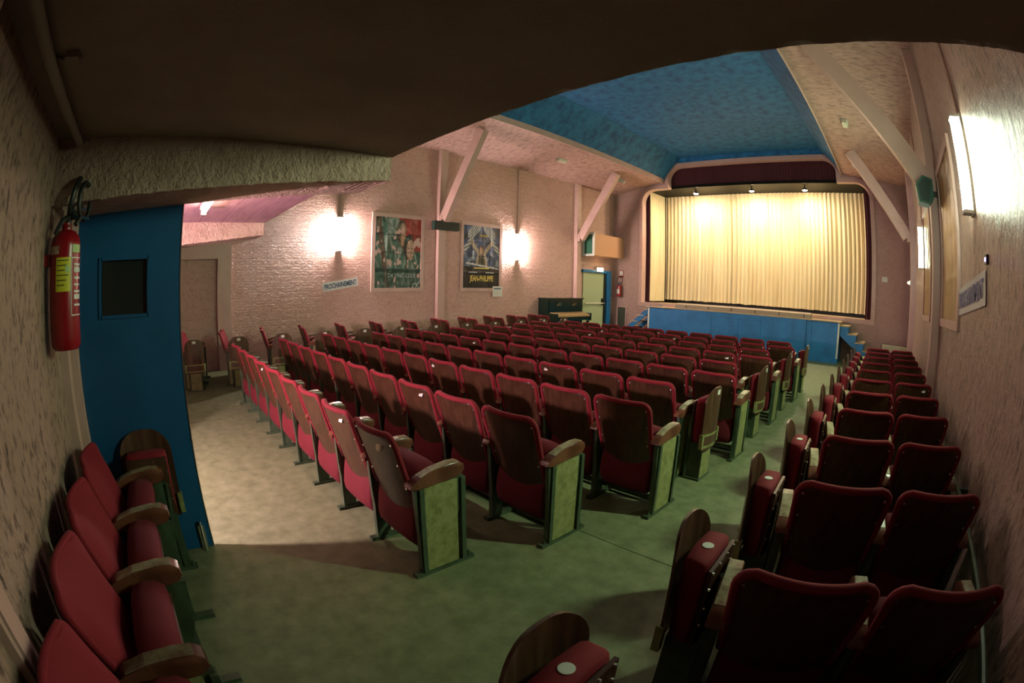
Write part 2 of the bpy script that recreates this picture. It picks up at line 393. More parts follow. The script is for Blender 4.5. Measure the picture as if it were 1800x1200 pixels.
# ---- stage
st = struct(MB().box(-8.8, .4, YS+.012, 15.6, 1.0, 1.15).box(-7.19, -1.24, 12.66, YS-.002, .98, 1.06).obj('floor_stage', 'stage_wood'))
struct(MB().box(-8.9, .5, YS+.21, 15.6, 4.96, 5.05).obj('ceiling_stage', 'black_gloss'))
struct(MB().box(-8.9, .5, 15.55, 15.65, 1.0, 6).box(-8.9, -8.6, YS+.2, 15.6, 1, 6).box(.2, .5, YS+.2, 15.6, 1, 6).obj('wall_backstage', 'black'))
ap = root('stage_apron', 'blue painted wooden apron front below the gold stage curtain', 'stage front', (0, 12.63, 0))
edges = [-7.19, -6.26, -5.04, -4.28, -3.52, -2.20, -2.04, -1.24]
for i in range(7):
    a, b = edges[i], edges[i+1]; y = -.05 if 1 <= i <= 4 else 0
    MB().box(a+.003, b-.003, y, .03, .0 if i in (0, 1, 4, 5, 6) else .02, 1.045 if not 2 <= i <= 3 else .90).obj('panel', 'blue_paint', ap)
MB().box(-5.04, -3.52, -.055, .03, .905, 1.045).obj('panel', 'blue_paint', ap)
MB().box(-7.22, -1.20, -.07, .09, 1.047, 1.075).obj('edge_board', 'stage_wood', ap)
for x in (-7.185, -1.29):
    tag(MB().box(x, x+.05, -.012, -.001, .13, 1.04).obj('corner_strip', 'white_paint', ap), 'white corner strip')
MB().box(-4.35, -4.21, -.06, -.048, .15, .95).obj('cover_strip', 'blue_paint', ap)
MB().box(-7.17, -7.14, .031, YS-12.65, 0, 1.04).obj('side_board', 'blue_paint', ap)
MB().box(-1.29, -1.26, .031, YS-12.65, 0, 1.04).obj('side_board', 'blue_paint', ap)
ft = root('footlight_trough', 'long pale footlight trough along the front edge of the stage', 'footlights', (0, 12.63, 1.075))
MB().prism([(0, 0), (.24, 0), (.24, .13), (.20, .15), (.02, .11)], 'x', -6.26, -2.09).obj('casing', 'trough_beige', ft)
for i in range(6):
    x = -5.9+i*.72
    MB().box(x, x+.02, -.004, .001, .02, .10).obj('clip', 'black', ft)

def stairs(name, label, x0, sgn, saw):
    t = root(name, label, 'stairs', (x0, 12.78, 0)); N = 5; rise, run = .195, .235
    for k in range(N):
        z = .98-k*rise; a = sgn*(k*run-.01); b = sgn*((k+1)*run+.03)
        MB().box(min(a, b), max(a, b), -.03, .74, z-.03, z).obj('tread', 'stage_wood', t)
        c = sgn*((k+1)*run)
        if saw: MB().box(min(c-.012, c+.012), max(c-.012, c+.012), 0, .72, z-rise, z-.031).obj('riser', 'blue_paint', t)
    pts = []
    if saw:
        for k in range(N): pts += [(sgn*k*run, .95-k*rise), (sgn*(k+1)*run, .95-k*rise)]
        pts += [(sgn*N*run, 0), (sgn*(N*run-.16), 0), (0, .72)]
    else:
        pts = [(0, 1.10), (0, .90), (sgn*1.08, 0), (sgn*1.30, 0)]
    for y in (0, .70): MB().prism(pts, 'y', y-.02, y+.012).obj('stringer', 'blue_paint', t)
    return t
stairs('stage_steps', 'blue wooden steps with stepped sides at right end of stage', -1.24, 1, True)
stairs('stage_steps', 'blue wooden steps with straight sloping rail at left end of stage', -7.19, -1, False)

# curtains ----------------------------------------------------------
def pleats(name, label, mat, p0, p1, z0, z1, lam, amp, seed, cat='curtain', rows=14, hem=.01, group=None):
    p0 = Vector(p0); p1 = Vector(p1); L = (p1-p0).length; d = (p1-p0)/L; nrm = Vector((-d.y, d.x, 0))
    nu = max(8, int(L/lam*9)); b = MB()
    def ph(s): return s/lam*2*math.pi+2.6*noise.noise(Vector((s*1.1, seed, 0)))
    def fn(u, v):
        s = u*L; k = .55+.45*noise.noise(Vector((s*2.1, seed+5, 0)))+.25*(1-v)
        off = amp*k*(math.sin(ph(s)+.5*(1-v)*noise.noise(Vector((s*3, seed+9, v*2))))+.25*math.sin(2.3*ph(s)))
        q = p0+d*s+nrm*off; z = z0+(z1-z0)*v
        if v == 0: z += hem*noise.noise(Vector((s*4, seed, 3)))
        return (q.x, q.y, z)
    b.grid(fn, nu, rows)
    o = b.obj(name, mat, smooth='all'); return tag(o, label, cat, group)
pleats('stage_curtain', 'gold pleated main curtain closed across the whole stage', 'curtain_gold', (-7.95, 15.2, 0), (-.45, 15.2, 0), 1.265, 4.955, .15, .045, 1, hem=.02)
pleats('stage_curtain', 'narrow gold side curtain running back at left of stage', 'curtain_gold', (-7.97, 14.02, 0), (-7.95, 15.12, 0), 1.20, 4.955, .16, .02, 2)
pleats('stage_curtain', 'narrow gold side curtain running back at right of stage', 'curtain_gold', (-.45, 15.12, 0), (-.50, 14.3, 0), 1.20, 4.955, .16, .02, 3)
pleats('stage_curtain', 'dark red velvet leg curtain at left edge of stage opening', 'curtain_red', (-8.25, 13.99, 0), (-7.92, 13.99, 0), 1.155, 4.955, .11, .02, 4)
pleats('stage_curtain', 'dark red velvet leg curtain at right edge of stage opening', 'curtain_red', (-.60, 14.05, 0), (-.25, 14.05, 0), 1.155, 4.955, .11, .025, 5)
pleats('stage_valance', 'dark red velvet valance pleated across the top of the proscenium', 'curtain_red', (CX-2.95, 13.98, 0), (CX+2.95, 13.98, 0), 5.06, 5.75, .10, .022, 6, 'valance', 6)
# battens of spotlights under the stage ceiling
for i, (x, y) in enumerate([(-6.35, 14.35), (-4.35, 14.35), (-2.55, 14.35)]):
    t = root('stage_spotlight', ['warm stage spotlight over left part of gold curtain', 'warm stage spotlight over middle of gold curtain', 'warm stage spotlight over right part of gold curtain'][i], 'spotlight', (x, y, 4.955), 0, 'spotlights above the stage')
    MB().lathe([(.02, 0), (.02, -.05), (.07, -.06), (.085, -.09), (.085, -.12), (.06, -.12)], 16).obj('housing', 'black', t, smooth=True)
    MB().lathe([(.075, -.1205), (.06, -.132), (.001, -.135)], 16).obj('lens', 'spot_warm', t, smooth=True)

# ================================================================== WALL LAMPS
def wall_lamp(side, y, label, conduit=True):
    x = XL if side == 'left' else XR
    t = mount(root('wall_lamp', label, 'wall lamp', group='vertical fluorescent wall lamps'), side, (x, y, 2.62))
    MB().box(-.065, .065, -.38, .38, 0, .022).obj('backplate', 'white_paint', t)
    for e in (-1, 1): MB().box(-.058, .058, min(e*.345, e*.37), max(e*.345, e*.37), .022, .105).obj('end_cap', 'white_paint', t)
    k = 'tube_left' if side == 'left' else 'tube_right'
    MB().prism([(-.055, .022), (-.055, .085), (-.048, .094), (.048, .094), (.055, .085), (.055, .022)], 'y', -.344, .344).obj('diffuser', k+'_side', t)
    MB().prism([(-.047, .0945), (-.047, .0955), (.047, .0955), (.047, .0945)], 'y', -.343, .343).obj('diffuser_front', k, t)
    MB().tube([(0, .37, .016), (0, 4.80-2.62, .016)], .012, 6).obj('conduit', 'trim_pink', t, smooth=True)
    return t
wall_lamp('left', 3.86, 'lit vertical tube lamp on poster wall above the coming-soon strip')
wall_lamp('left', 9.04, 'lit vertical tube lamp on poster wall just right of dark blue poster')
wall_lamp('right', 3.62, 'lit vertical tube lamp nearest the camera on the right wall')
wall_lamp('right', 8.85, 'lit vertical tube lamp farther along the right wall, nearer the stage')
# lamp under the planked soffit
t = root('soffit_lamp', 'small lit tube lamp under the purple planked soffit', 'ceiling lamp', (-4.0, .41, SZ))
MB().box(-.32, .42, -.035, .035, -.03, .002).obj('backplate', 'white_paint', t)
for e in (-.31, .39): MB().box(e, e+.03, -.025, .025, -.075, -.03).obj('lamp_holder', 'white_paint', t)
MB().tube([(-.28, 0, -.06), (.39, 0, -.06)], .018, 10).obj('tube', 'tube_soffit', t, smooth=True)
MB().tube([(.42, 0, -.01), (.6, .02, -.004), (1.0, -.05, -.004), (1.25, -.1, -.004)], .008, 6).obj('cable', 'black', t)
# globe in the entrance lobby, its light falls through the doorway behind the blue door
t = root('lobby_lamp', 'glass globe lamp hanging in the entrance lobby', 'pendant lamp', (-3.42, -1.50, 2.6))
MB().tube([(0, 0, 0), (0, 0, -1.02)], .008, 6).obj('cord', 'black', t)
MB().lathe([(.02, -1.02)]+[(.085*math.sin(a), -1.10+.085*math.cos(a)) for a in [math.pi*k/8 for k in range(1, 8)]]+[(.004, -1.185)], 16).obj('globe', 'bulb_lobby', t, smooth=True)

# ================================================================== THINGS ON THE WALLS
def sheet(name, W, Hh, art, nu, nv, parent, fold=.006, seed=0, mat='printed_sheet', z0=.012, folds=(4, 4)):
    b = MB()
    def fn(u, v):
        d = 0
        for k in range(1, folds[0]): d += fold*math.exp(-((u-k/folds[0])*60)**2)*(1 if k % 2 else -.6)
        for k in range(1, folds[1]): d += fold*math.exp(-((v-k/folds[1])*60)**2)*(1 if k % 2 else -.6)
        d += fold*1.3*noise.noise(Vector((u*6, v*7, seed)))+fold*.7*noise.noise(Vector((u*17, v*15, seed+3)))
        return ((u-.5)*W, (v-.5)*Hh, z0+max(-.008, d))
    b.grid(fn, nu, nv); me = b.mesh(name, mat, 'all')
    if art:
        ca = me.color_attributes.new('print', 'FLOAT_COLOR', 'POINT')
        for i, v in enumerate(me.vertices):
            c = tuple(q*.8 for q in art(v.co.x/W+.5, v.co.y/Hh+.5)); ca.data[i].color = (*c, 1)
    return place(name, me, parent)
def framed(side, yc, zc, label, W=1.20, Hh=1.58, bar=.085, dep=.03):
    x = XL if side == 'left' else XR
    t = mount(root('framed_poster', label, 'poster'), side, (x, yc, zc))
    bk = MB().box(-W/2-.01, W/2+.01, -Hh/2-.01, Hh/2+.01, 0, .006).obj('backing_board', 'trim_pink', t)
    w2, h2 = W/2, Hh/2
    f = MB().box(-w2-bar, -w2, -h2-bar, h2+bar, 0, dep).obj('frame_bar', 'trim_pink', t)
    MB().box(w2, w2+bar, -h2-bar, h2+bar, 0, dep).obj('frame_bar', 'trim_pink', t)
    MB().box(-w2, w2, -h2-bar, -h2, 0, dep).obj('frame_bar', 'trim_pink', t)
    MB().box(-w2, w2, h2, h2+bar, 0, dep).obj('frame_bar', 'trim_pink', t)
    return t
def lerp(a, b, t): t = max(0, min(1, t)); return tuple(x+(y-x)*t for x, y in zip(a, b))
def ell(u, v, cx, cy, rx, ry): return ((u-cx)/rx)**2+((v-cy)/ry)**2 < 1
def nz(u, v, s, k=0): return noise.noise(Vector((u*s, v*s*1.3, k)))
def art_portraits(u, v):
    g = (.05+.04*nz(u, v, 9), .115+.06*nz(u, v, 9), .08+.05*nz(u, v, 9))
    c = g
    if noise.noise(Vector((u*16+v*3, v*5, 4))) > .18: c = lerp(c, (.38, .46, .40), .6)
    if .27 < u < .52 and v > .72: c = lerp((.42, .50, .44), g, .5+.8*nz(u, v, 14, 2))
    if u > .60 and v > .52: c = (.36, .035, .025)
    if u > .50 and v > .74: c = (.36, .035, .025)
    if abs((u-.06)-(1-v)*.22) < .05: c = (.13, .055, .035)
    if ell(u, v, .56, .78, .10, .20): c = (.05, .03, .02)
    if ell(u, v, .585, .76, .07, .17): c = (.56, .34, .22) if u > .555 else (.20, .11, .07)
    if ell(u, v, .74, .58, .125, .19): c = (.025, .018, .015)
    if ell(u, v, .765, .545, .085, .15): c = (.56, .34, .24) if v > .45 else (.4, .22, .15)
    if ell(u, v, .735, .565, .014, .009) or ell(u, v, .80, .565, .014, .009) or ell(u, v, .59, .79, .016, .009): c = (.03, .02, .02)
    if ell(u, v, .77, .475, .025, .009): c = (.33, .08, .07)
    if v < .27: c = lerp(c, (.02, .06, .05), .6)
    if abs(v-.255) < .006 or abs(v-.75) < .004 or abs(v-.50) < .003: c = (.015, .035, .03)
    if v < .12 and u > .72 and v < .12*(u-.7)/.3: c = (.35, .40, .36) if nz(u, v, 20) > 0 else (.02, .05, .04)
    return c
def art_stage(u, v):
    c = lerp((.012, .018, .05), (.05, .10, .24), .5+nz(u, v, 6))
    if v < .34: c = (.010, .010, .014)
    if .34 <= v < .6:
        c = lerp(c, (.32, .40, .50), max(0, nz(u, v, 9, 2)*1.5+.25*(.6-v)/.26))
    # swags of white drapery in the upper corners
    for sx in (0, 1):
        a = u if sx == 0 else 1-u
        if v > .80 and .12 < a < .46 and abs((v-.80)-(a-.12)*.75) < .11: c = (.62, .64, .66) if math.sin((v+a*1.1)*95) > -.3 else (.10, .11, .15)
        if .50 < v < .80 and a < .26 and abs((v-.58)-a*.85) < .06: c = (.62, .64, .66) if math.sin((v-a*.4)*110) > -.3 else (.10, .11, .15)
    # a figure with both arms raised
    for sx in (-1, 1):
        a = (u-.5)*sx
        if .06 < a < .30 and abs((v-.55)-(a-.06)*.85) < .05: c = (.44, .36, .25)
    if abs(u-.5) < .17-(v-.36)*.25 and .36 < v < .58: c = (.44, .36, .25)
    if abs(u-.5) < .085 and .36 < v < .52: c = (.05, .045, .03)
    if ell(u, v, .5, .605, .075, .085): c = (.10, .05, .03)
    if ell(u, v, .5, .60, .042, .062): c = (.55, .30, .20)
    if abs(v-(.405-.09*u)) < .012 and u > .08: c = (.72, .72, .72)
    if v < .02: c = (.03, .03, .03)
    return c
def art_brown(u, v):
    return lerp((.50, .27, .10), (.34, .17, .06), .5+1.1*nz(u, v, 4, 8)+.6*nz(u, v, 16, 1))
ZP = 2.275
t = framed('left', 5.326, ZP, 'crumpled framed film poster with two faces on dark green and red')
sheet('poster_sheet', 1.20, 1.58, art_portraits, 84, 112, t, .011, 1)
text('title_lettering', 'DA VINCI CODE', .13, 'ink_grey', t, (.10, -.52, .030), .72)
t2 = framed('left', 7.775, ZP, 'framed dark blue film poster of figure raising both arms')
sheet('poster_sheet', 1.20, 1.58, art_stage, 84, 112, t2, .004, 2)
text('title_lettering', 'JEAN-PHILIPPE', .20, 'ink_yellow', t2, (.0, -.555, .028), .78, .004)
text('heading_lettering', 'JOHNNY', .09, 'ink_yellow', t2, (.06, .545, .026), .30)
MB().box(-.42, -.14, -.405, -.385, .020, .021).obj('small_print', 'poster_white', t2)
MB().box(.14, .42, -.405, -.385, .020, .021).obj('small_print', 'poster_white', t2)
MB().box(-.25, .25, -.30, -.27, .020, .021).obj('small_print', 'ink_yellow', t2)
t = framed('right', 5.14, ZP, 'framed brownish poster on right wall beside the nearest tube lamp')
sheet('poster_sheet', 1.20, 1.58, art_brown, 40, 50, t, .006, 4)
t = framed('right', 7.90, ZP, 'framed brownish poster on right wall between the two tube lamps')
sheet('poster_sheet', 1.20, 1.58, art_brown, 40, 50, t, .006, 5)
def strip_sign(side, y, z, tilt, label, ink, W, Hh, curl):
    x = XL if side == 'left' else XR
    t = mount(root('paper_strip', label, 'sign'), side, (x, y, z), tilt)
    sheet('paper', W, Hh, None, 30, 6, t, .004, 9, 'paper', .012, (1, 1))
    text('lettering', 'PROCHAINEMENT', Hh*.78, ink, t, (0, -.005, .019), W*.90, .004)
    return t
strip_sign('left', 3.916, 1.566, R(8.5), 'tilted white paper strip lettered PROCHAINEMENT on the poster wall', 'ink_blue', .84, .185, 0)
strip_sign('right', 3.86, 1.69, R(4), 'white paper strip lettered PROCHAINEMENT on the right wall', 'ink_violet', 1.22, .225, 0)
t = mount(root('paper_notice', 'small white printed notice pinned under the dark blue poster', 'notice'), 'left', (XL, 8.32, 1.40))
MB().box(-.165, .165, -.135, .135, .032, .035).obj('paper', 'paper', t)
MB().box(-.13, .12, .055, .085, .0352, .0358).obj('heading_bar', 'ink_blue', t)
for k in range(3): MB().box(-.12, .10-.03*k, .0-.04*k, .008-.04*k, .0352, .0357).obj('text_line', 'ink_grey', t)

# loudspeakers
t = mount(root('loudspeaker', 'long dark green loudspeaker box on post between the posters', 'loudspeaker'), 'left', (XL+.13, 6.50, 2.95))
MB().box(-.36, .36, -.10, .10, 0, .13).obj('cabinet', 'speaker_dark', t)
MB().box(-.34, .34, -.085, .085, .13, .136).obj('grille', 'black', t)
t = root('loudspeaker', 'green wedge loudspeaker fixed to the post on right wall', 'loudspeaker', (XR-.10, 5.66, 2.89))
MB().prism([(0, .13), (-.13, .17), (-.235, .06), (-.205, -.14), (-.06, -.165), (0, -.09)], 'y', 0, .235).obj('cabinet', 'speaker_green', t)
MB().prism([(-.02, .11), (-.12, .145), (-.205, .05), (-.18, -.12), (-.07, -.14)], 'y', -.006, -.0005).obj('grille', 'speaker_dark', t)
MB().box(.0, .10, .185, .225, -.03, .03).obj('bracket', 'black', t)

# ventilation duct by the stage, exit door, piano
t = root('air_duct', 'boxed-in pinkish air duct with green grille beside the stage', 'air duct', (XL, 12.0, 2.6))
MB().box(0, .43, 0, YS-12.0-.002, .0, .70).obj('casing', 'duct_pink', t)
g = MB().box(-.0, .46, -.045, -.002, -.03, .04).box(0, .46, -.045, -.002, .66, .73).box(0, .06, -.045, -.002, .04, .66).box(.39, .46, -.045, -.002, .04, .66).obj('grille_frame', 'white_paint', t)
MB().box(.06, .39, -.02, -.004, .04, .66).obj('grille_panel', 'grille_green', t)
MB().box(.06, .39, -.03, -.02, .37, .395).obj('grille_bar', 'grille_green', t)

d1 = struct(root('door_1', 'pale green exit door with push bar and blue frame', 'door', (XL, 12.0, 0)))
for k in ('label', 'category'): del d1[k]
MB().box(.0, .03, -.02, 1.12, 0, 2.06).obj('leaf', 'door_pale', d1)
MB().box(.0, .07, 1.12, 1.20, 0, 2.15).obj('jamb', 'black', d1)
MB().box(.0, .12, 1.20, 1.44, 0, 2.15).obj('jamb', 'blue_paint', d1)
MB().box(.0, .09, -.09, 1.20, 2.062, 2.15).obj('head', 'blue_paint', d1)
pb = MB().tube([(.10, .02, 1.06), (.10, 1.08, 1.06)], .022, 8).obj('push_bar', 'ivory', d1, smooth=True)
MB().box(.03, .12, 1.0, 1.06, 1.0, 1.22).obj('lock_case', 'black', pb)
t = root('exit_sign', 'small lit exit lamp above the pale green door', 'exit sign', (XL+.10, 12.75, 2.10))
MB().box(0, .05, -.15, .15, 0, .012).box(0, .012, -.15, .15, .012, .14).obj('bracket', 'white_paint', t)
MB().box(.013, .07, -.14, .14, .013, .13).obj('light_box', 'sign_lit', t)

t = root('upright_piano', 'black upright piano against the poster wall near the exit door', 'piano', (XL+.02, 10.72, 0))
hw = .80
MB().box(0, .36, -hw, hw, .06, 1.20).obj('case', 'piano_black', t)
MB().box(-.005, .40, -hw-.02, hw+.02, 1.20, 1.235).obj('lid', 'piano_black', t)
for s in (-1, 1):
    MB().box(.36, .72, min(s*hw, s*(hw-.05)), max(s*hw, s*(hw-.05)), .58, .80).obj('cheek', 'piano_black', t)
    MB().lathe([(.045, .05), (.06, .09), (.035, .16), (.05, .36), (.035, .50), (.055, .575)], 12, (.64, s*(hw-.08), 0)).obj('leg', 'piano_black', t, smooth=True)
    MB().box(.34, .72, min(s*hw, s*(hw-.14)), max(s*hw, s*(hw-.14)), 0, .05).obj('foot', 'piano_black', t)
MB().box(.36, .71, -hw+.052, hw-.052, .60, .68).obj('key_bed', 'piano_black', t)
MB().prism([(.38, .79), (.40, .83), (.66, .77), (.70, .74), (.70, .70), (.38, .70)], 'y', -hw+.055, hw-.055).obj('fallboard', 'piano_wood', t)
MB().box(.361, .372, -hw+.06, hw-.06, .88, 1.15).obj('front_panel', 'piano_black', t)
for s in (-1, 1):
    q = MB().box(.372, .376, s*.35-.07, s*.35+.07, 1.02, 1.04).obj('candle_bracket', 'brass', t)
    MB().tube([(.376, s*.35-.04, 1.03), (.42, s*.35-.06, 1.05), (.44, s*.35-.03, 1.10)], .006, 6).obj('arm', 'brass', q)
    MB().tube([(.376, s*.35+.04, 1.03), (.42, s*.35+.06, 1.05), (.44, s*.35+.03, 1.10)], .006, 6).obj('arm', 'brass', q)
for s in (-1, 0, 1): MB().box(.36, .46, s*.09-.02, s*.09+.02, .06, .08).obj('pedal', 'brass', t)

# small things on the stage wall
t = mount(root('sign', 'small red and white fire notice above far extinguisher', 'sign'), 'stage', (-8.92, YS, 2.08))
MB().box(-.09, .09, -.12, .12, 0, .012).obj('plate', 'ext_red', t)
MB().box(-.07, .07, -.06, .10, .0121, .014).obj('panel', 'paper', t); MB().box(-.012, .012, -.05, -.0, .0141, .015).obj('pictogram', 'ext_red', t)
def extinguisher(label, side, loc, r, h, hose):
    t = mount(root('fire_extinguisher', label, 'extinguisher'), side, loc)
    prof = [(.03, 0), (r*.80, .003), (r*.97, .02), (r, .05), (r, h*.86), (r*.93, h*.93), (r*.62, h*.985), (.028, h), (.028, h+.03)]
    m = MB(); m.lathe([(a, b) for a, b in prof], 24, (0, 0, 0), 'y')
    for i, p in enumerate(m.v): m.v[i] = (p[0], p[1], p[2]+r+.03)
    cyl = m.obj('cylinder', 'ext_red', t, smooth=True)
    MB().box(-.03, .03, h*.7, h*.8, 0, .031).obj('wall_bracket', 'ext_red', t)
    MB().box(-.018, .018, h+.03, h+.09, r+.01, r+.05).box(-.02, .02, h+.09, h+.105, r+.0, r+.13).obj('valve', 'chrome', t)
    MB().bar((0, h+.06, r+.05), (0, h+.045, r+.15), .02, .012, (0, 1, 0)).obj('lever', 'ink_blue', t)
    if hose:
        MB().tube(hose, .013, 8).obj('hose', 'hose', t, smooth=True)
    return t, cyl
def curved_label(parent, r, cz, a0, a1, y0, y1, mat, name):
    b = MB(); b.grid(lambda u, v: ((r+.0012)*math.sin(a0+(a1-a0)*u), y0+(y1-y0)*v, cz+(r+.0012)*math.cos(a0+(a1-a0)*u)), 12, 1)
    return b.obj(name, mat, parent, smooth='all')
# the big one by the blue door hangs on the rear wall; the wall-local x axis points to -X
er, eh = .083, .525
loopA = [(.0, .60, .15)]+[(.015+.075*math.cos(a)*.9, .665+.095*math.sin(a), .14+.02*math.sin(a)) for a in [R(-60+i*25) for i in range(13)]]+[(-.07, .56, .10), (-.085, .50, .07)]
t, cyl = extinguisher('large red fire extinguisher with yellow label on wall beside blue door', 'rear', (-2.28, YB, 1.31), er, eh, loopA)
loopB = [(.02, .59, .12)]+[(.0+.06*math.cos(a), .65+.085*math.sin(a), .20+.02*math.cos(a)) for a in [R(-70+i*24) for i in range(14)]]+[(-.05, .54, .17)]
MB().tube(loopB, .012, 8).obj('hose', 'hose', t, smooth=True)
cz = er+.03
lab = curved_label(t, er, cz, R(-112), R(-55), .255, .40, 'ext_yellow', 'inspection_label'); tag(lab, 'yellow inspection label')
for k in range(6): curved_label(lab, er+.0006, cz, R(-108), R(-64-7*(k % 3)), .385-k*.021, .389-k*.021, 'hose', 'print_line')
curved_label(lab, er+.0008, cz, R(-76), R(-60), .335, .365, 'ext_green', 'round_seal')
curved_label(t, er, cz, R(-150), R(-102), .415, .45, 'beam_cream', 'faded_label')
curved_label(t, er, cz, R(-50), R(-8), .42, .455, 'ext_green', 'green_label')
pl_ = curved_label(t, er, cz, R(-53), R(10), .15, .155, 'paper', 'printed_border')
curved_label(pl_, er, cz, R(-53), R(10), .395, .40, 'paper', 'border_line'); curved_label(pl_, er, cz, R(-53), R(-51), .15, .40, 'paper', 'border_line')
for k in range(7): curved_label(pl_, er, cz, R(-40), R(4-3*(k % 2)), .365-k*.029, .374-k*.029+(.012 if k in (1, 5) else 0), 'paper', 'print_line')
t, c2 = extinguisher('small red fire extinguisher with looped hose on the stage wall', 'stage', (-8.92, YS, 1.30), .085, .40, [(0, .44, .12)]+[(.02+.10*math.cos(a), .57+.13*math.sin(a), .12) for a in [R(-80+i*26) for i in range(13)]]+[(-.06, .40, .12)])
curved_label(t, .085, .115, R(-50), R(30), .10, .26, 'paper', 'white_label')
t = mount(root('wall_hatch', 'dark green hatch panel in pale frame left of the stage', 'hatch'), 'stage', (-8.86, YS, .58))
MB().box(-.16, .16, -.36, .36, 0, .015).obj('panel', 'grey_panel', t)
for a, b in ((-.21, -.16), (.16, .21)): MB().box(a, b, -.40, .40, 0, .03).obj('frame_bar', 'trim_pink', t)
MB().box(-.16, .16, .36, .40, 0, .03).obj('frame_bar', 'trim_pink', t)
t = mount(root('light_switch', 'small white double light switch right of the stage', 'switch'), 'stage', (0.0, YS, 2.28))
MB().box(-.09, .09, -.07, .07, 0, .02).obj('plate', 'white_paint', t); MB().box(-.06, -.01, -.04, .04, .0201, .03).obj('rocker', 'ivory', t); MB().box(.01, .06, -.04, .04, .0201, .03).obj('rocker', 'ivory', t)
t = mount(root('pilot_lamp', 'tiny glowing orange pilot lamp on far right post', 'lamp'), 'right', (XR-.13, 11.15, 2.12))
MB().box(-.04, .04, -.06, .06, 0, .03).obj('base', 'white_paint', t); MB().lathe([(.03, .03), (.032, .05), (.02, .08), (.004, .085)], 10, (0, 0, 0), 'z').obj('lens', 'sign_lit', t, smooth=True)
t = mount(root('wall_sensor', 'tiny violet glowing sensor above the right-hand paper strip', 'sensor'), 'right', (XR, 3.22, 1.90))
MB().box(-.035, .035, -.03, .03, 0, .02).obj('housing', 'black', t); MB().box(-.015, .015, -.012, .012, .0201, .024).obj('indicator', 'led_violet', t)
# emergency lights and little spotlights on the pink ceiling sides
sl = math.atan2(CZ-ZW, (CX-CE)-XL)
for x, y, lab, s in ((-8.1, 9.5, 'white emergency light on left slope of the ceiling', 1), (-.62, 9.25, 'white emergency light on right slope of the ceiling', -1)):
    z = ZW+math.tan(sl)*((x-XL) if s > 0 else (XR-x))
    t = root('emergency_light', lab, 'emergency light', (x, y, z)); t.rotation_euler = (0, -s*sl, 0)
    MB().box(-.07, .07, -.17, .17, -.025, 0).obj('base', 'white_paint', t); MB().prism([(-.06, -.025), (.06, -.025), (.045, -.075), (-.045, -.075)], 'y', -.16, .16).obj('diffuser', 'ivory', t)
for x, y, lab, s in ((-7.95, 12.15, 'small white spotlight on ceiling near left brace by the stage', 1), (-.60, 11.9, 'small white spotlight on ceiling near right brace by the stage', -1)):
    z = ZW+math.tan(sl)*((x-XL) if s > 0 else (XR-x))
    t = root('ceiling_spotlight', lab, 'spotlight', (x, y, z))
    MB().tube([(0, 0, 0), (0, 0, -.10)], .012, 8).obj('stem', 'white_paint', t)
    MB().tube([(-.10*s, -.04, -.06), (.12*s, .06, -.16)], .05, 12).obj('can', 'white_paint', t, smooth=True)
t = root('junction_box', 'small pale junction box under the dark booth ceiling', 'junction box', (-1.42, -.42, SZ))
MB().box(-.035, .035, -.025, .025, -.025, 0).obj('box', 'soffit_brown', t); MB().tube([(0, .03, -.012), (0, -.12, -.012)], .008, 6).obj('cable', 'soffit_brown', t)

# ---- blue door standing below the near beam
t = root('swing_door', 'tall plain blue door with small dark window standing open', 'door', (-2.72, YB+.10, .012))
dw, dh = .65, 2.00
d = MB(); wy0, wy1, wz0, wz1 = .155, .455, 1.41, 1.71
MB().box(-.04, 0, 0, wy0, 0, dh).box(-.04, 0, wy1, dw, 0, dh).box(-.04, 0, wy0, wy1, 0, wz0).box(-.04, 0, wy0, wy1, wz1, dh).obj('leaf', 'blue_door', t)
pane = MB().box(-.025, -.018, wy0, wy1, wz0, wz1).obj('window_pane', 'dark_glass', t)
for a in (MB().box(0, .008, wy0-.012, wy0+.006, wz0-.012, wz1+.012), MB().box(0, .008, wy1-.006, wy1+.012, wz0-.012, wz1+.012), MB().box(0, .008, wy0, wy1, wz0-.012, wz0+.006), MB().box(0, .008, wy0, wy1, wz1-.006, wz1+.012)):
    a.obj('glazing_bead', 'blue_door', pane)
MB().box(-.04, .004, dw, dw+.006, 0, dh).obj('edge_strip', 'chrome', t)
k = MB().box(0, .018, dw-.075, dw-.035, -.002, .16).obj('floor_bolt', 'chrome', t); MB().tube([(.02, dw-.055, -.012), (.02, dw-.055, .19)], .010, 8).obj('rod', 'chrome', k, smooth=True)
tag(k, 'chrome bolt at foot of door')

# ---- low things
t = root('low_bench', 'pale low bench board against the wall right of the stage', 'bench', (.40, 13.45, 0))
MB().box(-.38, .38, -.17, .22, .40, .56).obj('board', 'bench_pale', t)
for s in (-.3, .3): MB().box(s-.03, s+.03, -.12, .18, 0, .40).obj('leg', 'bench_pale', t)
t = root('heating_pipe', 'thin green pipe running low along the right wall behind the seats', 'pipe', (XR-.08, 0, .55))
MB().tube([(0, .2, 0), (0, 9.6, 0)], .018, 8).obj('pipe', 'metal_green', t, smooth=True)
for k in range(5): MB().box(-.012, .08, .9+k*2.0, .93+k*2.0, -.012, .012).obj('bracket', 'metal_green', t)

